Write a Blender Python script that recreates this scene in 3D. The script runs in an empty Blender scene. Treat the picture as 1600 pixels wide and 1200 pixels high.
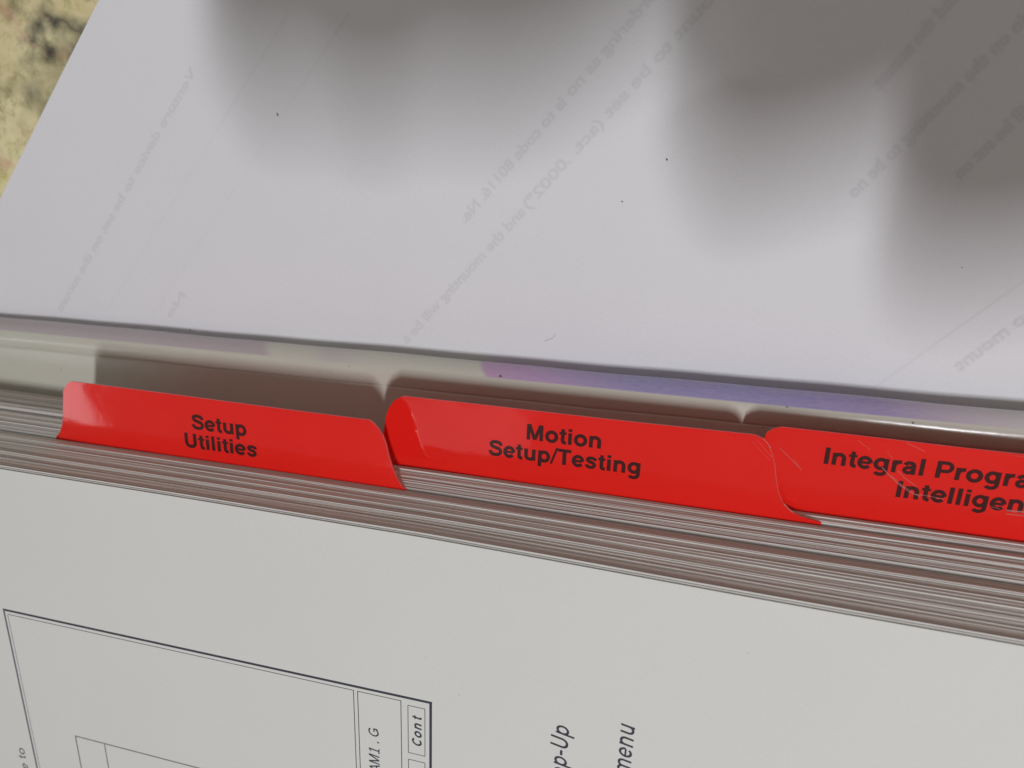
import bpy, math, random
from mathutils import Vector, Matrix

random.seed(7)
sc = bpy.context.scene
COL = sc.collection
MM = 0.001

# ------------------------------------------------------------------ camera
F_PX = 1080.0                                   # focal length in pixels of the 1600 px wide photograph
A_TILT, A_ROLL, A_LEAN = -0.29174905, 0.0371588, 0.24339478
R = (Matrix.Rotation(A_ROLL, 3, 'Z') @ Matrix.Rotation(A_LEAN, 3, 'Y') @ Matrix.Rotation(A_TILT, 3, 'X'))
C = Vector((0, 0, 100.0))                       # millimetres above the binder cover
cam_data = bpy.data.cameras.new('view_camera')
cam = bpy.data.objects.new('view_camera', cam_data)
COL.objects.link(cam)
cam.matrix_world = Matrix.Translation(C * MM) @ R.to_4x4()
cam_data.sensor_width = 36.0
cam_data.lens = 36.0 * F_PX / 1600.0
cam_data.clip_start = 0.002
cam_data.clip_end = 20.0
cam_data.dof.use_dof = True
cam_data.dof.focus_distance = 0.097
cam_data.dof.aperture_fstop = 24.0
sc.camera = cam

# ------------------------------------------------------------------ light
LIGHT = Vector((235.0, -75.0, 620.0))          # tube lamp above the counter, mm
world = bpy.data.worlds.new('World')
sc.world = world
world.use_nodes = True
bgn = world.node_tree.nodes['Background']
bgn.inputs['Color'].default_value = (1.0, 0.935, 0.86, 1)
bgn.inputs['Strength'].default_value = 0.235

def area_lamp(name, loc, target, sx, sy, watts, color):
    d = bpy.data.lights.new(name, 'AREA')
    d.shape = 'RECTANGLE'
    d.size = sx * MM
    d.size_y = sy * MM
    d.energy = watts
    d.color = color
    o = bpy.data.objects.new(name, d)
    COL.objects.link(o)
    z = (Vector(loc) - Vector(target)).normalized()
    x = Vector((0, 1, 0)).cross(z).normalized()
    y = z.cross(x)
    m = Matrix((x, y, z)).transposed().to_4x4()
    o.matrix_world = Matrix.Translation(Vector(loc) * MM) @ m
    return o

area_lamp('tube_lamp', LIGHT, (-20, -20, 0), 20, 112, 2.28, (0.99, 0.995, 1.025))
# two added unseen lamps, placed for soft reflections on the glossy tabs
area_lamp('sheen_helper_mid', (-510, -640, 1500), (-36, -38, 10), 260, 240, 0.11, (0.95, 0.97, 1.0))
area_lamp('sheen_helper_left', (-1040, -425, 715), (-95, -40, 15), 290, 300, 0.7, (0.95, 0.97, 1.0))

sc.view_settings.view_transform = 'Standard'
sc.view_settings.look = 'None'
sc.view_settings.exposure = 0.0
sc.view_settings.gamma = 1.0
sc.view_settings.use_curve_mapping = False

# ------------------------------------------------------------------ helpers
def unp(p, z):
    """pixel of the 1600x1200 photograph -> point on the horizontal plane z (mm)"""
    d = R @ Vector((p[0] - 800.0, 600.0 - p[1], -F_PX))
    return C + d * ((z - C.z) / d.z)

def empty(name, loc=(0, 0, 0)):
    o = bpy.data.objects.new(name, None)
    o.empty_display_size = 0.01
    COL.objects.link(o)
    o.location = Vector(loc) * MM
    return o

def obj(name, verts, faces, mat, parent=None, smooth=False):
    """verts in world millimetres"""
    me = bpy.data.meshes.new(name)
    off = parent_origin(parent)
    me.from_pydata([(Vector(v) - off) * MM for v in verts], [], faces)
    me.validate()
    if smooth:
        for p in me.polygons:
            p.use_smooth = True
    me.materials.append(mat)
    o = bpy.data.objects.new(name, me)
    COL.objects.link(o)
    if parent:
        o.parent = parent
    return o

def parent_origin(p):
    v = Vector((0, 0, 0))
    while p:
        v = v + p.location / MM
        p = p.parent
    return v

def tag(o, label=None, cat=None, group=None, kind=None):
    if label: o['label'] = label
    if cat: o['category'] = cat
    if group: o['group'] = group
    if kind: o['kind'] = kind
    return o

def lerp_table(t, x):
    if x <= t[0][0]: return t[0][1]
    for (a, b), (c, d) in zip(t, t[1:]):
        if x <= c:
            k = (x - a) / (c - a)
            return b + (d - b) * k
    return t[-1][1]

# --- materials
class NT:
    def __init__(self, name, rough=0.6, spec=0.5):
        self.m = bpy.data.materials.new(name)
        self.m.use_nodes = True
        self.t = self.m.node_tree
        self.b = self.t.nodes['Principled BSDF']
        self.b.inputs['Roughness'].default_value = rough
        self.b.inputs['Specular IOR Level'].default_value = spec
    def n(self, typ, **kw):
        nd = self.t.nodes.new(typ)
        for k, v in kw.items():
            if k in nd.inputs: nd.inputs[k].default_value = v
            else: setattr(nd, k, v)
        return nd
    def l(self, a, b): self.t.links.new(a, b)
    def coords(self, scale=None):
        tc = self.n('ShaderNodeTexCoord')
        if scale is None: return tc.outputs['Object']
        mp = self.n('ShaderNodeMapping')
        mp.inputs['Scale'].default_value = scale
        self.l(tc.outputs['Object'], mp.inputs['Vector'])
        return mp.outputs['Vector']
    def noise(self, co, scale, detail=3, rough=.55, dist=0.0):
        nd = self.n('ShaderNodeTexNoise')
        nd.inputs['Scale'].default_value = scale
        nd.inputs['Detail'].default_value = detail
        nd.inputs['Roughness'].default_value = rough
        nd.inputs['Distortion'].default_value = dist
        self.l(co, nd.inputs['Vector'])
        return nd.outputs['Fac']
    def ramp(self, fac, stops, interp='LINEAR'):
        r = self.n('ShaderNodeValToRGB')
        r.color_ramp.interpolation = interp
        el = r.color_ramp.elements
        while len(el) < len(stops): el.new(0.5)
        for e, (p, c) in zip(el, stops):
            e.position = p
            e.color = (c[0], c[1], c[2], 1) if hasattr(c, '__len__') else (c, c, c, 1)
        self.l(fac, r.inputs['Fac'])
        return r.outputs['Color']
    def mix(self, fac, a, b, blend='MIX'):
        m = self.n('ShaderNodeMix', data_type='RGBA', blend_type=blend)
        for s, v in ((m.inputs[0], fac), (m.inputs[6], a), (m.inputs[7], b)):
            if hasattr(v, 'is_linked'): self.l(v, s)
            elif hasattr(v, '__len__'): s.default_value = (v[0], v[1], v[2], 1)
            else: s.default_value = v
        return m.outputs[2]
    def math(self, op, a, b=0.0):
        m = self.n('ShaderNodeMath', operation=op)
        for s, v in ((m.inputs[0], a), (m.inputs[1], b)):
            if hasattr(v, 'is_linked'): self.l(v, s)
            else: s.default_value = v
        return m.outputs[0]
    def color(self, c):
        if hasattr(c, 'is_linked'): self.l(c, self.b.inputs['Base Color'])
        else: self.b.inputs['Base Color'].default_value = (c[0], c[1], c[2], 1)
    def bump(self, h, strength, dist):
        b = self.n('ShaderNodeBump')
        b.inputs['Strength'].default_value = strength
        b.inputs['Distance'].default_value = dist
        self.l(h, b.inputs['Height'])
        self.l(b.outputs['Normal'], self.b.inputs['Normal'])

def paper_mat(name, col, rough=.75, spec=.25):
    k = NT(name, rough, spec)
    co = k.coords()
    lo = k.noise(co, 35, 3)
    hi = k.noise(co, 4200, 3, .7)
    c = k.mix(lo, tuple(v * .97 for v in col), tuple(min(1, v * 1.03) for v in col))
    c = k.mix(k.math('MULTIPLY', k.ramp(hi, [(.3, 0), (.75, 1)]), .13), c, (col[0] * .55, col[1] * .55, col[2] * .55))
    k.color(c)
    k.bump(k.noise(co, 1800, 4, .6), .25, .00004)
    return k.m

M_SHEET = paper_mat('sheet_paper', (.80, .80, .835))
M_PAGE = paper_mat('page_paper', (.735, .738, .715))
k = NT('page_edges', .8, .15)
co = k.coords()
e = k.noise(k.coords((60, 800, 9000)), 1.0, 3)
k.color(k.mix(e, (.60, .59, .57), (.80, .79, .77)))
M_EDGES = k.m
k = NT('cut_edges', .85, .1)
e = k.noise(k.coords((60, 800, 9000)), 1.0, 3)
k.color(k.mix(e, (.70, .62, .575), (.86, .78, .73)))  # warm tint of cut paper, with red bounce from the tabs added
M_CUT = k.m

def faint_ink(name, col):
    k = NT(name, .8, .1)
    k.color(k.mix(k.noise(k.coords(), 450, 2), col, tuple(c * 1.045 for c in col)))
    return k.m
M_HALO = faint_ink('showthrough_halo', (.742, .743, .774))
M_SHOW = faint_ink('showthrough_print', (.686, .688, .714))
SOFT = [(-.12, 0), (.12, 0), (0, -.12), (0, .12), (.085, .085), (-.085, -.085), (.085, -.085), (-.085, .085)]
def soften(p):
    """ink seen through the sheet: a paler spread mark under the mark itself"""
    v0, f0 = p.v, p.f
    p.v, p.f = [], []
    for i, (dx, dy) in enumerate(SOFT):
        p.add([v + Vector((dx, dy, .002 * i)) for v in v0], f0)
    p.core = len(p.f)
    p.add([v + Vector((0, 0, .022)) for v in v0], f0)
def build_soft(p, name, parent):
    o = p.build(name, M_HALO, parent)
    o.data.materials.append(M_SHOW)
    for q in o.data.polygons:
        if q.index >= p.core: q.material_index = 1
    o['kind'] = 'stuff'
k = NT('page_ink', .6, .3)
k.color(k.mix(k.noise(k.coords(), 3000, 3), (.030, .033, .048), (.07, .075, .095)))
M_INK = k.m
k = NT('page_ink_soft', .6, .3)
k.color(k.mix(k.noise(k.coords(), 3000, 3), (.10, .105, .14), (.18, .185, .22)))
M_INK2 = k.m
k = NT('tab_ink', .12, .3)
k.color(k.mix(k.noise(k.coords(), 4000, 3), (.045, .014, .014), (.075, .019, .019)))
M_TABINK = k.m
k = NT('dust', .9, .1); k.color((.10, .095, .09)); M_DUST = k.m

# glossy laminated red
k = NT('red_laminate', .16, .5)
co = k.coords()
c = k.mix(k.noise(co, 90, 4), (.90, .016, .012), (.97, .026, .018))
k.color(c)
h = k.math('ADD', k.noise(co, 70, 2), k.math('MULTIPLY', k.noise(co, 520, 3), .09))
k.bump(h, .30, .0007)
k.l(k.ramp(k.noise(co, 160, 4), [(.3, .06), (.7, .13)]), k.b.inputs['Roughness'])
tr = k.n('ShaderNodeBsdfTranslucent'); tr.inputs['Color'].default_value = (.95, .10, .05, 1)
mx = k.n('ShaderNodeMixShader'); mx.inputs[0].default_value = .13
k.l(k.b.outputs[0], mx.inputs[1]); k.l(tr.outputs[0], mx.inputs[2])
k.l(mx.outputs[0], k.t.nodes['Material Output'].inputs['Surface'])
M_RED = k.m
k = NT('laminate_rim_highlight', .2, .6); k.color((.66, .11, .10)); M_RIM = k.m
k = NT('scuff_glint', .35, .6); k.color((.72, .24, .22)); M_SCUFF_GLINT = k.m  # pale strips: scratches, plus highlights painted in as colour

# binder cover: cream vinyl with a printed purple band on the rounded edge
k = NT('cover_vinyl', .21, .5)
tc = k.coords()
sep = k.n('ShaderNodeSeparateXYZ'); k.l(tc, sep.inputs[0])
X, Y = sep.outputs[0], sep.outputs[1]
xs = k.math('SUBTRACT', X, k.math('MULTIPLY', Y, -.9))       # slanted ends of the print
fx = k.math('DIVIDE', k.math('ADD', xs, .150), .220)         # -150..70 mm -> 0..1
def sx(mm): return (mm + 150.0) / 220.0
cream = (.58, .57, .50)
stops = [(0, (.46, .41, .44)), (sx(-68), (.46, .385, .435)), (sx(-66.5), cream), (sx(-60), cream),
         (sx(-55), (.55, .49, .50)), (sx(-49), cream), (sx(-29.2), cream), (sx(-28.8), (.50, .27, .50)),
         (sx(-19), (.43, .27, .53)), (sx(-6), (.27, .235, .52)), (sx(14), (.26, .22, .52)),
         (sx(27), (.30, .22, .50)), (sx(36), (.50, .40, .53)), (sx(47), (.62, .58, .58)), (1, cream)]
pr = k.ramp(fx, stops)
band = k.ramp(k.math('MULTIPLY', k.math('ADD', Y, k.math('MULTIPLY', k.noise(tc, 60, 2), .0004)), 1000.0), [(0, 0), (1, 1)])
# band mask: 1 beyond -1.55 mm from the outer edge
mk = k.n('ShaderNodeMapRange'); mk.interpolation_type = 'SMOOTHSTEP'
k.l(Y, mk.inputs['Value']); mk.inputs['From Min'].default_value = -.00195; mk.inputs['From Max'].default_value = -.00165
dots = k.n('ShaderNodeTexNoise'); dots.inputs['Scale'].default_value = 1.0
k.l(k.coords((900, 5200, 900)), dots.inputs['Vector'])
pr2 = k.mix(k.math('MULTIPLY', dots.outputs['Fac'], .42), pr, cream)
base = k.mix(k.noise(tc, 140, 4), (.56, .555, .485), (.61, .60, .525))
# scattered grime
gr = k.ramp(k.noise(tc, 420, 5, .7), [(.60, 0), (.80, 1)])
base = k.mix(k.math('MULTIPLY', gr, .25), base, (.30, .28, .25))
k.color(k.mix(mk.outputs['Result'], base, pr2))
k.bump(k.noise(tc, 160, 3, .5), .12, .0004)
M_COVER = k.m
M_COVER.name = 'cover_vinyl'

# granite counter
k = NT('granite', .22, .5)
tc = k.coords()
n1 = k.noise(tc, 42, 6, .65, .4)
n2 = k.noise(tc, 230, 6, .72, .3)
n3 = k.noise(tc, 60, 4, .6, 1.5)
c = k.ramp(n1, [(.28, (.44, .40, .12)), (.40, (.70, .63, .28)), (.50, (.84, .77, .46)), (.60, (.74, .64, .36)), (.75, (.56, .56, .20))])
c = k.mix(k.ramp(n2, [(.32, .85), (.52, 0)]), c, (.36, .33, .14))
c = k.mix(k.ramp(n3, [(.58, 0), (.70, .65)]), c, (.66, .40, .28))
vo = k.n('ShaderNodeTexVoronoi', feature='DISTANCE_TO_EDGE'); vo.inputs['Scale'].default_value = 26
wob = k.n('ShaderNodeTexNoise'); wob.inputs['Scale'].default_value = 70; wob.inputs['Detail'].default_value = 5
k.l(tc, wob.inputs['Vector'])
wv = k.n('ShaderNodeVectorMath', operation='SCALE'); k.l(wob.outputs['Color'], wv.inputs[0]); wv.inputs['Scale'].default_value = .022
wa = k.n('ShaderNodeVectorMath', operation='ADD'); k.l(tc, wa.inputs[0]); k.l(wv.outputs[0], wa.inputs[1])
k.l(wa.outputs[0], vo.inputs['Vector'])
crack = k.math('MULTIPLY', k.ramp(vo.outputs['Distance'], [(0, 1), (.07, 0)]), k.ramp(k.noise(tc, 45, 3), [(.47, 0), (.60, 1)]))
c = k.mix(crack, c, (.045, .045, .04))
k.color(c)
M_GRANITE = k.m

# ------------------------------------------------------------------ lettering (built-in typeface, turned into mesh)
def glyph_mesh(s, bold=0.0, shear=0.0):
    cu = bpy.data.curves.new('lettering', 'FONT')
    cu.body = s
    cu.size = 1.0
    cu.offset = bold
    cu.shear = shear
    cu.resolution_u = 4
    o = bpy.data.objects.new('lettering', cu)
    COL.objects.link(o)
    dg = bpy.context.evaluated_depsgraph_get()
    me = o.evaluated_get(dg).to_mesh()
    vs = [Vector(v.co) for v in me.vertices]
    fs = [tuple(p.vertices) for p in me.polygons]
    o.evaluated_get(dg).to_mesh_clear()
    bpy.data.objects.remove(o)
    bpy.data.curves.remove(cu)
    return vs, fs

CAP = max(v.y for v in glyph_mesh('H')[0])


def arc(cx, cy, rx, ry, a0, a1, n=14):
    return [(cx + rx * math.cos(math.radians(a0 + (a1 - a0) * i / n)), cy + ry * math.sin(math.radians(a0 + (a1 - a0) * i / n))) for i in range(n + 1)]
# centre lines of a plain grotesque alphabet in em units: character -> (advance, [(points, relative weight), ...])
STROKES = {
 'S': (.667, [([(.57,.50),(.555,.585),(.48,.645),(.335,.665),(.20,.645),(.135,.58),(.14,.49),(.20,.435),(.33,.395),(.47,.355),(.555,.29),(.565,.185),(.50,.095),(.345,.055),(.19,.08),(.115,.155),(.10,.24)],1)]),
 's': (.556, [([(.455,.375),(.435,.44),(.36,.477),(.27,.484),(.175,.465),(.125,.415),(.135,.355),(.19,.318),(.28,.290),(.375,.255),(.425,.205),(.42,.125),(.365,.068),(.275,.05),(.165,.065),(.11,.115),(.098,.17)],.95)]),
 'e': (.556, [([(.09,.262),(.47,.262)],.72),(arc(.283,.265,.193,.21,0,322,30),.98)]),
 't': (.333, [([(.165,.675),(.165,.16)]+arc(.25,.14,.085,.085,190,270,6)+[(.315,.057)],.98),([(.015,.487),(.315,.487)],.70)]),
 'u': (.611, [([(.476,.532),(.476,0)],1),([(.137,.532),(.137,.225)]+arc(.3065,.222,.1695,.165,180,360,16),1)]),
 'n': (.611, [([(.135,0),(.135,.532)],1),(arc(.3055,.310,.1705,.165,180,0,16)+[(.476,0)],1)]),
 'm': (.889, [([(.133,0),(.133,.532)],1),(arc(.2885,.325,.1555,.152,180,0,14)+[(.444,0)],.97),(arc(.5995,.325,.1555,.152,180,0,14)+[(.755,0)],.97)]),
 'r': (.389, [([(.135,0),(.135,.532)],1),(arc(.345,.27,.21,.198,178,92,10)+[(.375,.468)],1)]),
 'p': (.611, [([(.135,-.21),(.135,.532)],1),(arc(.322,.265,.186,.21,0,360,32),.98)]),
 'g': (.611, [(arc(.287,.285,.182,.195,0,360,32),.98),([(.476,.532),(.476,-.01)]+arc(.29,-.01,.186,.15,0,-150,16),.95)]),
 'o': (.611, [(arc(.3055,.265,.203,.21,0,360,34),1)]),
 'a': (.556, [([(.115,.375)]+arc(.27,.365,.15,.117,165,0,14)+[(.42,.36),(.42,.12),(.435,.05),(.46,0)],.97),([(.42,.30),(.33,.292),(.20,.268),(.125,.215),(.115,.145),(.155,.077),(.23,.052),(.32,.07),(.385,.12),(.42,.20)],.92)]),
 'c': (.556, [(arc(.29,.265,.198,.21,38,322,30),1)]),
 'i': (.278, [([(.139,0),(.139,.532)],1),([(.139,.594),(.139,.72)],1)]),
 'l': (.278, [([(.139,0),(.139,.72)],1)]),
 'I': (.278, [([(.139,0),(.139,.72)],1.08)]),
 'U': (.722, [([(.150,.72),(.150,.255)]+arc(.361,.255,.211,.197,180,360,20)+[(.572,.72)],1.05)]),
 'M': (.833, [([(.139,0),(.139,.72)],.97),([(.694,0),(.694,.72)],.97),([(.165,.715),(.4165,.03)],.95),([(.668,.715),(.4165,.03)],.95)]),
 'T': (.611, [([(.305,0),(.305,.65)],1.05),([(.022,.657),(.589,.657)],.9)]),
 'P': (.667, [([(.146,0),(.146,.72)],1.05),([(.146,.658),(.40,.658)]+arc(.40,.482,.172,.176,90,-90,16)+[(.146,.306)],.92)]),
 'R': (.722, [([(.146,0),(.146,.72)],1.0),([(.146,.658),(.42,.658)]+arc(.42,.500,.165,.158,90,-90,14)+[(.146,.342)],.92),([(.42,.34),(.60,.0)],1)]),
 'A': (.722, [([(.06,0),(.361,.70)],1),([(.662,0),(.361,.70)],1),([(.18,.22),(.54,.22)],.85)]),
 'C': (.722, [(arc(.375,.36,.27,.30,45,315,30),1)]),
 'G': (.778, [(arc(.385,.36,.28,.30,45,330,30),1),([(.40,.33),(.66,.33)],.9),([(.645,.33),(.645,.08)],.9)]),
 '1': (.556, [([(.30,0),(.30,.72)],1),([(.12,.56),(.30,.68)],.9),([(.10,.03),(.50,.03)],.8)]),
 '-': (.333, [([(.03,.265),(.30,.265)],1)]),
 '.': (.278, [([(.139,0),(.139,.14)],1)]),
 '/': (.278, [([(.015,-.02),(.263,.74)],.62)]),
 ' ': (.278, []),
}
def stroke_mesh(text, weight, shear=0.0, pitch=None):
    """flat lettering as (x, y, layer) vertices in em units"""
    vs, fs, pen = [], [], 0.0
    for ch in text:
        adv, strokes = STROKES[ch]
        ox = pen + ((pitch - adv) / 2 if pitch else 0)
        for li, (pts, rel) in enumerate(strokes):
            hw = weight * rel / 2
            closed = len(pts) > 20 and abs(pts[0][0] - pts[-1][0]) < 1e-6 and abs(pts[0][1] - pts[-1][1]) < 1e-6
            n = len(pts)
            base = len(vs)
            for i, (x, y) in enumerate(pts):
                if closed: a, b = pts[(i - 1) % (n - 1)], pts[(i + 1) % (n - 1)]
                else: a, b = pts[max(i - 1, 0)], pts[min(i + 1, n - 1)]
                dx, dy = b[0] - a[0], b[1] - a[1]
                L = math.hypot(dx, dy) or 1
                nx, ny = -dy / L * hw, dx / L * hw
                for sg in (1, -1):
                    px, py = x + nx * sg, y + ny * sg
                    vs.append(Vector((ox + px + shear * py, py, li)))
            for i in range(n - 1):
                q = base + 2 * i
                fs.append((q, q + 1, q + 3, q + 2))
        pen += pitch if pitch else adv
    return vs, fs

class Print:
    """collects lettering and ruled lines that lie on one surface"""
    def __init__(self): self.v, self.f = [], []
    def add(self, vs, fs):
        n = len(self.v)
        self.v += vs
        self.f += [tuple(i + n for i in q) for q in fs]
    def text(self, s, origin, adv, up, cap, width=None, bold=0.0, shear=0.0, pitch=None):
        """origin: left end of the baseline; adv/up: unit directions; cap height and width in mm"""
        origin, adv, up = Vector(origin), Vector(adv), Vector(up)
        sy = cap / CAP
        if pitch:
            for i, ch in enumerate(s):
                if ch == ' ': continue
                vs, fs = glyph_mesh(ch, bold, shear)
                x0, x1 = min(v.x for v in vs), max(v.x for v in vs)
                kx = sy * 1.0
                cx = pitch * (i + .5)
                self.add([origin + adv * (cx + (v.x - (x0 + x1) / 2) * kx) + up * (v.y * sy) for v in vs], fs)
            return
        vs, fs = glyph_mesh(s, bold, shear)
        x0, x1 = min(v.x for v in vs), max(v.x for v in vs)
        kx = width / (x1 - x0) if width else sy
        self.add([origin + adv * ((v.x - x0) * kx) + up * (v.y * sy) for v in vs], fs)
    def letters(self, s, origin, adv, up, cap, width=None, weight=.157, shear=0.0, pitch=None):
        origin, adv, up = Vector(origin), Vector(adv), Vector(up)
        sy = cap / .72
        vs, fs = stroke_mesh(s, weight, shear, pitch / sy if pitch else None)
        x0, x1 = min(v.x for v in vs), max(v.x for v in vs)
        kx = width / (x1 - x0) if width else sy
        if pitch: x0, kx = 0.0, sy
        self.add([origin + adv * ((v.x - x0) * kx) + up * (v.y * sy) + Vector((0, 0, .004 * v.z)) for v in vs], fs)
    def line(self, a, b, w):
        a, b = Vector(a), Vector(b)
        d = (b - a).normalized()
        s = Vector((-d.y, d.x, 0)) * (w / 2)
        self.add([a - s, b - s, b + s, a + s], [(0, 1, 2, 3)])
    def blob(self, c, rx, ry, ang=0):
        n = 9
        vs = []
        for i in range(n):
            t = 2 * math.pi * i / n
            q = 1 + random.uniform(-.3, .3)
            x, y = rx * math.cos(t) * q, ry * math.sin(t) * q
            vs.append(Vector(c) + Vector((x * math.cos(ang) - y * math.sin(ang), x * math.sin(ang) + y * math.cos(ang), 0)))
        self.add(vs, [tuple(range(n))])
    def build(self, name, mat, parent):
        return obj(name, self.v, self.f, mat, parent)

# ------------------------------------------------------------------ counter and loose sheet
Z_PAPER = -5.0
Z_TABLE = -5.12
gv, gf = [], []
gv = [(-700, -600, Z_TABLE), (700, -600, Z_TABLE), (700, 600, Z_TABLE), (-700, 600, Z_TABLE),
      (-700, -600, -35), (700, -600, -35), (700, 600, -35), (-700, 600, -35)]
counter = obj('countertop', gv, [(0, 1, 2, 3), (4, 7, 6, 5), (0, 4, 5, 1), (1, 5, 6, 2), (2, 6, 7, 3), (3, 7, 4, 0)], M_GRANITE)
tag(counter, 'olive and pink mottled granite countertop with dark veins', 'countertop', kind='structure')

E0, E1 = unp((0, 312), Z_PAPER), unp((156, 0), Z_PAPER)
U = (E1 - E0).normalized()
V = Vector((U.y, -U.x, 0))
sheet = empty('paper_sheet', (-40, 10, Z_TABLE))
def sheet_rise(x, y):
    k_ = min(1.0, max(0.0, (y + 26.0) / 25.0))
    return k_ * (.12 + .12 * math.sin(x * .055 + y * .03 + .8))
def sp(u, v, z=None):
    q = E0 + U * u + V * v
    r = sheet_rise(q.x, q.y)
    return Vector((q.x, q.y, Z_PAPER + r if z is None else z + r))
nu, nv = 70, 54
vs, fs = [], []
for j in range(nv + 1):
    for i in range(nu + 1):
        u, v = -150 + 279.0 * i / nu, 216.0 * j / nv
        vs.append(sp(u, v))
for j in range(nv + 1):
    for i in range(nu + 1):
        u, v = -150 + 279.0 * i / nu, 216.0 * j / nv
        vs.append(sp(u, v, Z_TABLE + .01))
n0 = (nu + 1) * (nv + 1)
for j in range(nv):
    for i in range(nu):
        a = j * (nu + 1) + i
        fs.append((a, a + nu + 1, a + nu + 2, a + 1))
        fs.append((n0 + a, n0 + a + 1, n0 + a + nu + 2, n0 + a + nu + 1))
for i in range(nu):
    fs.append((i, i + 1, n0 + i + 1, n0 + i)); b = nv * (nu + 1) + i
    fs.append((b + 1, b, n0 + b, n0 + b + 1))
for j in range(nv):
    a = j * (nu + 1); fs.append((a + nu + 1, a, n0 + a, n0 + a + nu + 1))
    b = a + nu; fs.append((b, b + nu + 1, n0 + b + nu + 1, n0 + b))
so = obj('sheet', vs, fs, M_SHEET, sheet)
for q in so.data.polygons: q.use_smooth = False
tag(sheet, 'blank white sheet with faint mirrored print showing through, lying on the granite', 'paper')
ZP = Z_PAPER + .02
def show(s, start_px, end_px, cap):
    """mirrored line that reads from upper right to lower left"""
    a, b = unp(start_px, ZP), unp(end_px, ZP)
    p = Print()
    p.text(s, a, (b - a).normalized(), V * -1.0, cap, (b - a).length, bold=.012)
    p.v = [v + Vector((0, 0, sheet_rise(v.x, v.y))) for v in p.v]
    soften(p)
    build_soft(p, 'showthrough_text', sheet)
def ruled(a, b, w):
    p = Print()
    a, b = unp(a, ZP), unp(b, ZP)
    for i in range(30):
        q0, q1 = a + (b - a) * (i / 30), a + (b - a) * ((i + 1) / 30)
        q0.z += sheet_rise(q0.x, q0.y); q1.z += sheet_rise(q1.x, q1.y)
        n = len(p.v)
        sd = Vector((-U.y, U.x, 0)) * (w / 2)
        if i == 0: p.v += [q0 - sd, q0 + sd]; n += 2
        p.v += [q1 - sd, q1 + sd]
        p.f.append((n - 2, n, n + 1, n - 1))
    p.build('showthrough_rule', M_HALO, sheet)
show('ordering as no', (1030, -8), (893, 152), 1.5)
show('is to code 80116. Ne.', (886, 162), (728, 349), 1.5)
show('mount to be set (act. .0002")', (1140, -25), (826, 328), 1.5)
show('and the mounting will be a', (822, 333), (636, 538), 1.5)
show('Venture device to be set on the mount', (307, 113), (95, 490), 1.3)
show('No', (290, 462), (266, 498), 1.2)
show('code on the mounting to be no', (1640, 0), (1335, 310), 1.5)
show('and the mount', (1500, -5), (1375, 140), 1.5)
show('will be set on', (1625, 160), (1500, 280), 1.5)
show('no mount', (1620, 490), (1500, 580), 1.5)
ruled((450, 22), (166, 488), .22)
ruled((545, 20), (238, 494), .22)
ruled((1610, 432), (1365, 607), .26)
def speck(c, a, b, t=0, parent=None):
    d = Print()
    d.blob(c, a, b, t)
    return d.build('dust_speck', M_DUST, parent)
for c, a, b, t in (((434, 179), .16, .36, .3), ((1042, 249), .16, .2, 0), ((972, 315), .14, .15, 0), ((297, 516), .2, .22, 0),
                   ((1503, 418), .09, .09, 0)):
    q = unp(c, ZP + .01)
    speck(q + Vector((0, 0, sheet_rise(q.x, q.y))), a * .85, b * .85, t, sheet)
d = Print()
hair = [unp(q, ZP + .01) for q in ((851, 533), (858, 530), (864, 528), (868, 523), (867, 519))]
hv, hf = [], []
for q in hair: hv += [q + Vector((-.02, .03, 0)), q + Vector((.02, -.03, 0))]
for i in range(len(hair) - 1): hf.append((2 * i, 2 * i + 1, 2 * i + 3, 2 * i + 2))
k = NT('hair', .6, .3); k.color((.34, .34, .34)); M_HAIR = k.m
obj('hair', hv, hf, M_HAIR, sheet)

# ------------------------------------------------------------------ the manual
T_TOP = 25.0
PS = (C.z - T_TOP) / 79.0                       # page print below was measured for a page 79 mm under the lens
manual = empty('ring_binder_manual', (-40, -150, -4.95))
tag(manual, 'thick manual in a cream binder cover with red index tabs along its page edges', 'manual')

# cover: profile swept along x, slightly turned on the table
prof = [(-240, 0), (-60, 0), (-12, 0), (-5.35, .0), (-5.08, -.01), (-5.0, -.12), (-4.92, .0), (-4.5, .08), (-3.6, .22), (-2.8, .22), (-2.1, .08), (-1.5, -.18),
        (-.95, -.58), (-.5, -1.05), (-.18, -1.6), (0, -2.3), (-.10, -3.0), (-.45, -3.7), (-1.0, -4.3), (-1.8, -4.75), (-3, -4.9), (-60, -4.9), (-240, -4.9)]
cov = bpy.data.meshes.new('cover')
xs = [-165 + 250.0 * i / 125 for i in range(126)]
vs, fs = [], []
for x in xs:
    wob = .05 * math.sin(x * .11) + .04 * math.sin(x * .27 + 1)
    for (y, z) in prof:
        kk = 1.0 if y > -12 else 0.0
        vs.append(Vector((x, y + wob * kk, z)) * MM)
m = len(prof)
for i in range(len(xs) - 1):
    for j in range(m):
        a, b = i * m + j, i * m + (j + 1) % m
        fs.append((a, a + m, b + m, b))
fs.append(tuple(range(m))); fs.append(tuple(reversed(range((len(xs) - 1) * m, len(xs) * m))))
cov.from_pydata(vs, [], fs)
for q in cov.polygons: q.use_smooth = len(q.vertices) == 4
cov.materials.append(M_COVER)
cover = bpy.data.objects.new('cover', cov)
COL.objects.link(cover)
cover.parent = manual
cover.location = (Vector((0, -28.75, .0105 * 118.0)) - parent_origin(manual)) * MM
cover.rotation_euler = (0, -.0105, .0125)
cover['label'] = 'cream vinyl cover with a purple printed band along its rounded edge'
sm = cov.polygons
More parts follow.
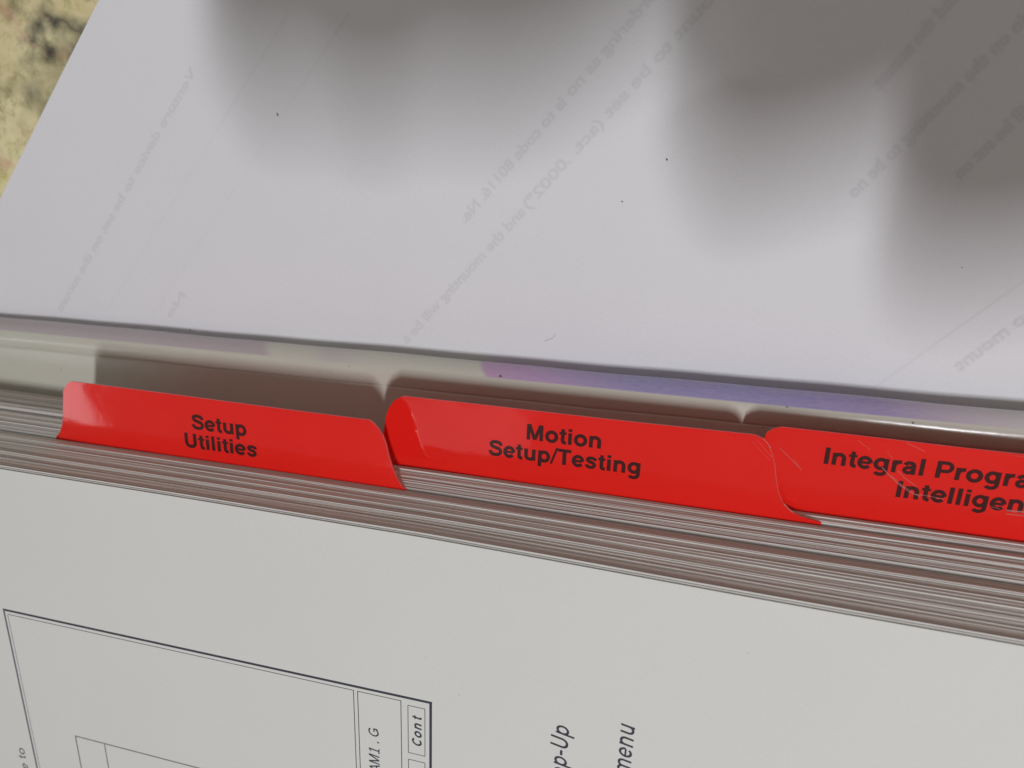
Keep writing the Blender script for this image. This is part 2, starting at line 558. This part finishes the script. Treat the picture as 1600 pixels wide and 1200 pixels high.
for c, a, b in (((782, 588), .22, .14), ((1376, 628), .15, .15), ((1427, 661), .1, .12), ((300, 562), .08, .08), ((96, 577), .12, .1), ((985, 634), .5, .07), ((835, 619), .6, .05), ((1248, 665), .3, .12), ((1193, 668), .1, .1), ((545, 572), .1, .1), ((1230, 636), .1, .08)):
    q = unp(c, .25)
    ye = -28.75 + .0125 * q.x                                  # outer edge of the cover at this x
    zc = lerp_table(prof[:16], q.y - ye) + .012 + .0105 * (q.x + 118.0)
    q = unp(c, zc)
    speck(q, a, b, 0, manual)

# page block -----------------------------------------------------------
SHAPE = [(0, -44.0), (.16, -43.2), (.31, -42.75), (.40, -43.15), (.62, -44.4), (.82, -45.2), (1, -45.95)]
def edge_y(x, s):
    y = lerp_table(SHAPE, s)
    if x > -30: y -= 1.3 * s * s * (x + 30) / 72.0
    return y
X0, X1 = -158.0, 78.0
def lift(x): return .0105 * (x + 118.0)          # the cover rises a little towards this end
NX = 60
sx_ = [X0 + (X1 - X0) * i / NX for i in range(NX + 1)]
vs, fs = [], []
Z_TABS = (15.5, 10.0, 7.7)
z = .06
sheets = []
off = 0.0
while z < T_TOP - .32:
    th = random.uniform(.080, .105)
    gap = random.uniform(.0, .02) if random.random() < .82 else random.uniform(.04, .12)
    off = .2 * off + random.gauss(0, .05)
    if random.random() < .16: off += random.uniform(.06, .17)
    if z + th > T_TOP - .15: break
    if all(abs(z + th / 2 - zt) > .22 for zt in Z_TABS):
        above_tab = any(0 < z - zt < .8 for zt in Z_TABS)    # sheets lying on a divider stay just behind its tab
        if above_tab: sheets.append((z, th, -.14 + random.gauss(0, .02), 0.0, random.uniform(0, 6.28), .02))
        else: sheets.append((z, th, off, random.gauss(0, .04), random.uniform(0, 6.28), random.gauss(0, .03)))
    z += th + gap
def wave(x, s): return s * (.10 * math.sin(x * .045 + .6) + .05 * math.sin(x * .12))
for (z, th, off, slope, ph, am) in sheets:
    s = z / T_TOP
    n = len(vs)
    for x in sx_:
        y = edge_y(x, s) + off + slope * (x + 40) / 110.0 + am * math.sin(x * .06 + ph)
        zz = z + wave(x, s) + lift(x) * max(0.0, 1 - z / 6.8)
        vs += [(x, y, zz), (x, y, zz + th), (x, -255, zz + th), (x, -255, zz)]
    for i in range(NX):
        a = n + 4 * i
        for j in range(4):
            b = (j + 1) % 4
            fs.append((a + j, a + b, a + 4 + b, a + 4 + j))
    fs.append((n, n + 3, n + 2, n + 1)); a = n + 4 * NX; fs.append((a, a + 1, a + 2, a + 3))
block = obj('page_block', vs, fs, M_EDGES, manual)
block['kind'] = 'stuff'
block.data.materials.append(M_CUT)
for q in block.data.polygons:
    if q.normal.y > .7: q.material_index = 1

# top page
vs, fs = [], []
for x in sx_:
    zz = T_TOP + wave(x, 1)
    y = edge_y(x, 1.0) - .05
    vs += [(x, y, zz - .11), (x, y, zz), (x, y - 6, T_TOP), (x, -256, T_TOP), (x, -256, T_TOP - .11), (x, y - 6, T_TOP - .11)]
for i in range(NX):
    a = 6 * i
    for j in range(6):
        b = (j + 1) % 6
        fs.append((a + j, a + b, a + 6 + b, a + 6 + j))
fs.append((5, 4, 3, 2, 1, 0)); a = 6 * NX; fs.append(tuple(a + j for j in range(6)))
page = obj('page', vs, fs, M_PAGE, manual)
page['label'] = 'open page with a printed screen drawing and sideways text'

ZI = T_TOP + .012
def rule(x0, y0, x1, y1, w, mat=M_INK, dz=0.0):
    p = Print()
    p.line((x0 * PS, y0 * PS, ZI + dz), (x1 * PS, y1 * PS, ZI + dz), w * PS)
    p.build('ruled_line', mat, page)
def hl(y, x0, x1, w, mat=M_INK): rule(x0, y, x1, y, w, mat)
def vl(x, y0, y1, w, mat=M_INK): rule(x, y0, x, y1, w, mat, .003)
BOT = -150
# outer frame of the screen drawing, double ruled
hl(-75.75, -107.6, -29.0, .42); vl(-29.22, -75.6, BOT, .42)
hl(-76.55, -106.6, -41.75, .12); vl(-41.68, -76.5, BOT, .13)
vl(-41.0, -76.6, BOT, .13); hl(-76.55, -41.05, -33.9, .12); vl(-33.95, -76.5, BOT, .13)
# buttons
for y0 in (-77.1, -87.25, -97.4):
    hl(y0, -32.86, -30.1, .11); hl(y0 - 8.85, -32.86, -30.1, .11); vl(-32.83, y0, y0 - 8.85, .11); vl(-30.13, y0, y0 - 8.85, .11)
vl(-107.42, -75.6, BOT, .36, M_INK2); vl(-106.75, -76.5, BOT, .10, M_INK2)
hl(-100.1, -97.0, -41.7, .22, M_INK2); vl(-96.9, -100.0, BOT, .22, M_INK2); vl(-90.7, -100.2, BOT, .2, M_INK2)
R90, UPX = (0, 1, 0), (-1, 0, 0)
def words(s, x, y, cap, **kw):
    p = Print()
    for q in ('width', 'pitch'):
        if q in kw: kw[q] *= PS
    p.letters(s, (x * PS, y * PS, ZI), R90, UPX, cap * PS, **kw)
    p.build('printed_text', M_INK, page)['kind'] = 'stuff'
words('Cont', -30.66, -84.45, 1.55, weight=.14, shear=.2, pitch=1.5)
words('RAM1.G', -37.65, -93.4, 1.80, weight=.095, shear=.16, pitch=1.76)
words('Pop-Up', -8.45, -86.1, 2.6, width=11.4, weight=.10, shear=.22)
words('menu', .48, -80.7, 2.6, width=8.6, weight=.10, shear=.22)
words('e to', -109.6, -111.5, 1.75, width=5.0, weight=.09)
for c in ((666, 1028), (718, 1086), (1169, 1020)):
    speck(unp(c, ZI + .004), .06, .05, 0, page)

# index dividers -------------------------------------------------------
def divider(label, z, left_px, right_px, lines, curl, right_world=None):
    TH = .26
    left = [unp(q, z) for q in left_px]
    left = [(v.x, v.y) for v in left]
    if right_px: right = [(lambda v: (v.x, v.y))(unp(q, z)) for q in right_px]
    else: right = right_world(left)
    pts = [left[0]]
    def push(q):
        pts.append((max(q[0], pts[-1][0] + .04), q[1]))
    for q in left[1:]: push(q)
    xa, ya = left[-1]; xb, yb = right[0]
    n = 26
    for i in range(1, n):
        t = i / n
        push((xa + (xb - xa) * t, ya + (yb - ya) * t))
    for q in right: push(q)
    yi = -60.0
    rows = 9
    ybase = min(left[0][1], right[-1][1]) - .6
    vs, fs = [], []
    xm = (pts[0][0] + pts[-1][0]) / 2
    hw = (pts[-1][0] - pts[0][0]) / 2
    def zz(x, y):
        v = max(0.0, (y - ybase) / 10.0)
        return curl(max(-1, min(1, (x - xm) / hw)), v)
    cols = [(X0, ybase - 3)] + [(pts[0][0] - .05, ybase - 3)] + pts + [(pts[-1][0] + .05, ybase - 3)] + [(X1, ybase - 3)]
    for (x, y) in cols:
        ys = [yi] + [min(y, ybase) + (y - min(y, ybase)) * j / (rows - 1) + (0 if y >= ybase else .001 * (j - rows)) for j in range(rows)]
        for yy in ys: vs.append((x, yy, z + TH / 2 + zz(x, yy)))
        for yy in ys: vs.append((x, yy, z - TH / 2 + zz(x, yy)))
    h = rows + 1
    m = 2 * h
    edge_f = []
    ncol = len(cols)
    for i in range(ncol - 1):
        for j in range(h - 1):
            a = i * m + j
            fs.append((a, a + m, a + m + 1, a + 1))
            b = a + h
            fs.append((b, b + 1, b + m + 1, b + m))
        a = i * m + h - 1
        n2 = len(vs)                                  # own vertices: the cut edge stays crisp
        vs += [vs[a], vs[a + m], vs[a + m + h], vs[a + h]]
        edge_f.append((n2, n2 + 1, n2 + 2, n2 + 3))
    o = obj('index_divider', vs, fs + edge_f, M_RED, manual)
    for q in o.data.polygons: q.use_smooth = len(fs) > q.index
    o['label'] = label
    t = Print()
    for (s, x, y, w, cap) in lines:
        t.letters(s, (x, y, z + TH / 2 + .03), (1, 0, 0), (0, 1, 0), cap, w)
    t.v = [Vector((v.x, v.y, v.z + zz(v.x, v.y))) for v in t.v]
    t.build('lettering', M_TABINK, o)
    # laminate rim on the right side, paler red painting its edge highlight
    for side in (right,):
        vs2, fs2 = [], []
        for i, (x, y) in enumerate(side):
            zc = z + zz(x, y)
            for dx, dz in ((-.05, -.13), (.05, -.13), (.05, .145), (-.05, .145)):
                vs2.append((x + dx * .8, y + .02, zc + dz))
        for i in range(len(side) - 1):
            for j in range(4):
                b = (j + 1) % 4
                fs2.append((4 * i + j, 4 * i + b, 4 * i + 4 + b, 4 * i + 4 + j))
        obj('laminate_rim_highlight', vs2, fs2, M_RIM, o)
    return o, zz

L1 = [(86, 684), (93, 675), (96.5, 662), (97, 644), (97.4, 612), (103, 601), (111, 596)]
R1 = [(578, 655.5), (585, 661), (592, 669), (599, 680), (604, 694), (608, 712), (613, 728), (619, 744), (627, 758), (638, 768)]
d1, z1 = divider('red index divider whose tab reads Setup Utilities', 15.5, L1, R1,
        [('Setup', -69.83, -39.5, 9.48, 2.36), ('Utilities', -71.35, -42.66, 12.54, 2.36)],
        lambda a, v: .12 * v * math.sin(a * 3.0) - 11.0 * min(1, .35 + v) * max(0, -a - .76) ** 2)
L2 = [(572, 717), (586, 712), (595, 700), (599, 684), (601.5, 662), (604, 648), (608, 637), (616, 626), (629, 619)]
R2 = [(1178, 679), (1189, 683.5), (1196, 689), (1201, 696), (1206, 707), (1210.5, 726), (1212.5, 747), (1216, 768), (1223, 785), (1236, 799.5), (1254, 808), (1283, 816)]
d2, z2 = divider('red index divider whose tab reads Motion Setup/Testing', 10.0, L2, R2,
        [('Motion', -18.83, -36.6, 10.6, 2.36), ('Setup/Testing', -24.39, -39.76, 21.8, 2.36)],
        lambda a, v: .12 * v * math.sin(a * 4.0 + 1.0))
L3 = [(1158, 779), (1172, 775), (1180, 762), (1184, 742), (1186, 710), (1188, 693), (1192, 683), (1198, 676), (1207, 670.5), (1221, 667)]
def right3(left):
    cx = 16.5 + 25.2
    return [(2 * cx - x, y) for (x, y) in reversed(left)]
d3, z3 = divider('red index divider whose scuffed tab begins Integral Progra', 7.7, L3, None,
        [('Integral Program', 21.0, -35.72, 26.9, 2.32), ('Intelligence', 30.32, -39.1, 18.6, 2.32)],
        lambda a, v: .10 * v * math.sin(a * 5.0 + 2.0), right3)

def scuffs_glints(owner, zfun, z, strokes):
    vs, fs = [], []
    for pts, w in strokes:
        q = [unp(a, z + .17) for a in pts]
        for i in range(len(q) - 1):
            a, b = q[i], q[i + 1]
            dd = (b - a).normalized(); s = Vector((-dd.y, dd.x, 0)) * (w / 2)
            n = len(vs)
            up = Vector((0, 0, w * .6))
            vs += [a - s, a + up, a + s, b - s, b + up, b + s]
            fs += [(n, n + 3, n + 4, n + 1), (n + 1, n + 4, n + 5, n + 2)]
    obj('scuff_glint', vs, fs, M_SCUFF_GLINT, owner)
scuffs_glints(d3, z3, 7.7, [
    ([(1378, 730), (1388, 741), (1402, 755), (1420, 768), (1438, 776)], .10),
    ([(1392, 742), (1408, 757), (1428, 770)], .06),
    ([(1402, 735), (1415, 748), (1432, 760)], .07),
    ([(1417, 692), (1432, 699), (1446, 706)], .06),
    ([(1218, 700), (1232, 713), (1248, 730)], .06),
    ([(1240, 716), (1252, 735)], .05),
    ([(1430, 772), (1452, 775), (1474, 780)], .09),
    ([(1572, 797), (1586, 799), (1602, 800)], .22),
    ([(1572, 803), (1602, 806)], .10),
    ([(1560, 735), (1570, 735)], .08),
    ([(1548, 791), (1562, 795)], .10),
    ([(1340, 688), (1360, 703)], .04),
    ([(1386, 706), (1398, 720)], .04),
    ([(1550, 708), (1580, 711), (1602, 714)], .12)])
scuffs_glints(d2, z2, 10.0, [
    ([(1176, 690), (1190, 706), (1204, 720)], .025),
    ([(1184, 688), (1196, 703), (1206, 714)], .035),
    ([(1192, 684.5), (1199, 692), (1204, 700)], .10),  # this and the next strip paint highlights on the laminate edge
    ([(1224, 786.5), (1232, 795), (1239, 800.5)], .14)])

# ------------------------------------------------------------------ photographer's camera and hand, behind the viewpoint
k = NT('camera_shell', .35, .5); k.color(k.mix(k.noise(k.coords(), 400, 3), (.06, .06, .065), (.09, .09, .095))); M_CAM = k.m
k = NT('lens_metal', .25, .6); k.color(k.mix(k.noise(k.coords(), 300, 2), (.16, .16, .17), (.22, .22, .23))); M_LENS = k.m
k = NT('skin', .5, .4); k.color(k.mix(k.noise(k.coords(), 120, 4), (.50, .28, .20), (.62, .38, .28))); M_SKIN = k.m
pc = empty('compact_camera', C + R @ Vector((0, 0, 12)))
tag(pc, 'dark compact camera held up above the white sheet', 'camera')
def camspace(v): return C + R @ Vector(v)
def cast(px, z):
    S = unp(px, Z_PAPER)
    return S + (LIGHT - S) * ((z - Z_PAPER) / (LIGHT.z - Z_PAPER))
corner = R.transposed() @ (cast((372, 172), 113) - C)
outline = [(0, 5), (1.5, 1.5), (5, 0), (34, 0), (40, 2), (56, 13), (90, 20), (92, 24), (92, 54), (90, 56), (12, 56), (9, 54)]  # camera body outline, its sloped lower side shaped for the cast shadow
vs, fs = [], []
mx_, my_ = 46, 30
for (dz, sc_) in ((9, .96), (10.5, 1), (28.5, 1), (30, .96)):
    vs += [camspace((corner.x + mx_ + (x - mx_) * sc_, corner.y + my_ + (y - my_) * sc_, dz)) for (x, y) in outline]
m = len(outline)
for q in range(3):
    for i in range(m):
        j2 = (i + 1) % m
        fs.append((q * m + i, q * m + j2, (q + 1) * m + j2, (q + 1) * m + i))
fs.append(tuple(reversed(range(m)))); fs.append(tuple(range(3 * m, 4 * m)))
obj('body', vs, fs, M_CAM, pc)
def barrel(r0, r1, z0, z1, n=40):
    vs, fs = [], []
    for (r, zz) in ((r0, z0), (r1, z0), (r1, z1), (r0, z1)):
        vs += [camspace((r * math.cos(2 * math.pi * i / n), r * math.sin(2 * math.pi * i / n), zz)) for i in range(n)]
    for q in range(4):
        for i in range(n):
            j = (i + 1) % n
            fs.append((q * n + i, q * n + j, ((q + 1) % 4) * n + j, ((q + 1) % 4) * n + i))
    return vs, fs
obj('lens_barrel', *barrel(4, 9.5, 4.5, 11.5), M_LENS, pc)
obj('lens_ring', *barrel(3, 8, 2.5, 4.6), M_CAM, pc)

def skinned(name, chains, mat):
    vs, es, rad = [], [], []
    idx = {}
    for ch in chains:
        prev = None
        for (key, co_, r) in ch:
            if key not in idx:
                idx[key] = len(vs); vs.append(Vector(co_) * MM); rad.append(r * MM)
            if prev is not None: es.append((idx[prev], idx[key]))
            prev = key
    me = bpy.data.meshes.new(name)
    me.from_pydata(vs, es, [])
    me.materials.append(mat)
    o = bpy.data.objects.new(name, me)
    COL.objects.link(o)
    md = o.modifiers.new('skin', 'SKIN')
    md.use_smooth_shade = True
    for i, r in enumerate(rad):
        me.skin_vertices[0].data[i].radius = (r, r)
    me.skin_vertices[0].data[0].use_root = True
    sd = o.modifiers.new('sub', 'SUBSURF'); sd.levels = 2; sd.render_levels = 2
    return o
def fing(px, z): return tuple(cast(px, z))
hand = skinned('person', [
    [('elbow', (330, 95, 190), 40), ('wrist', (178, 40, 142), 27), ('palm', (140, 24, 128), 26), ('knuckle', (118, 14, 122), 20)],
    [('knuckle', (118, 14, 122), 20), ('m1', fing((1590, -50), 108), 11), ('m2', fing((1330, 75), 106), 11.5), ('m3', fing((1140, 150), 105), 11), ('m4', fing((1068, 180), 105), 9.5)],
    [('palm', (140, 24, 128), 26), ('r1', fing((1800, 200), 110), 11), ('r2', fing((1585, 272), 106), 12), ('r3', fing((1455, 300), 105), 10.2), ('r4', fing((1398, 306), 105), 8.4)],
    [('palm', (140, 24, 128), 26), ('l1', (150, -8, 118), 9), ('l2', (138, -20, 112), 8), ('l3', (126, -24, 110), 7)],
    [('knuckle', (118, 14, 122), 20), ('i1', (104, 34, 122), 9), ('i2', (84, 52, 124), 8.5), ('i3', (66, 54, 128), 7.5)],
    [('palm', (140, 24, 128), 26), ('t1', (122, 28, 152), 11), ('t2', (98, 24, 160), 9.5), ('t3', (78, 22, 158), 8)]], M_SKIN)
tag(hand, 'bare hand and forearm gripping the compact camera', 'person')
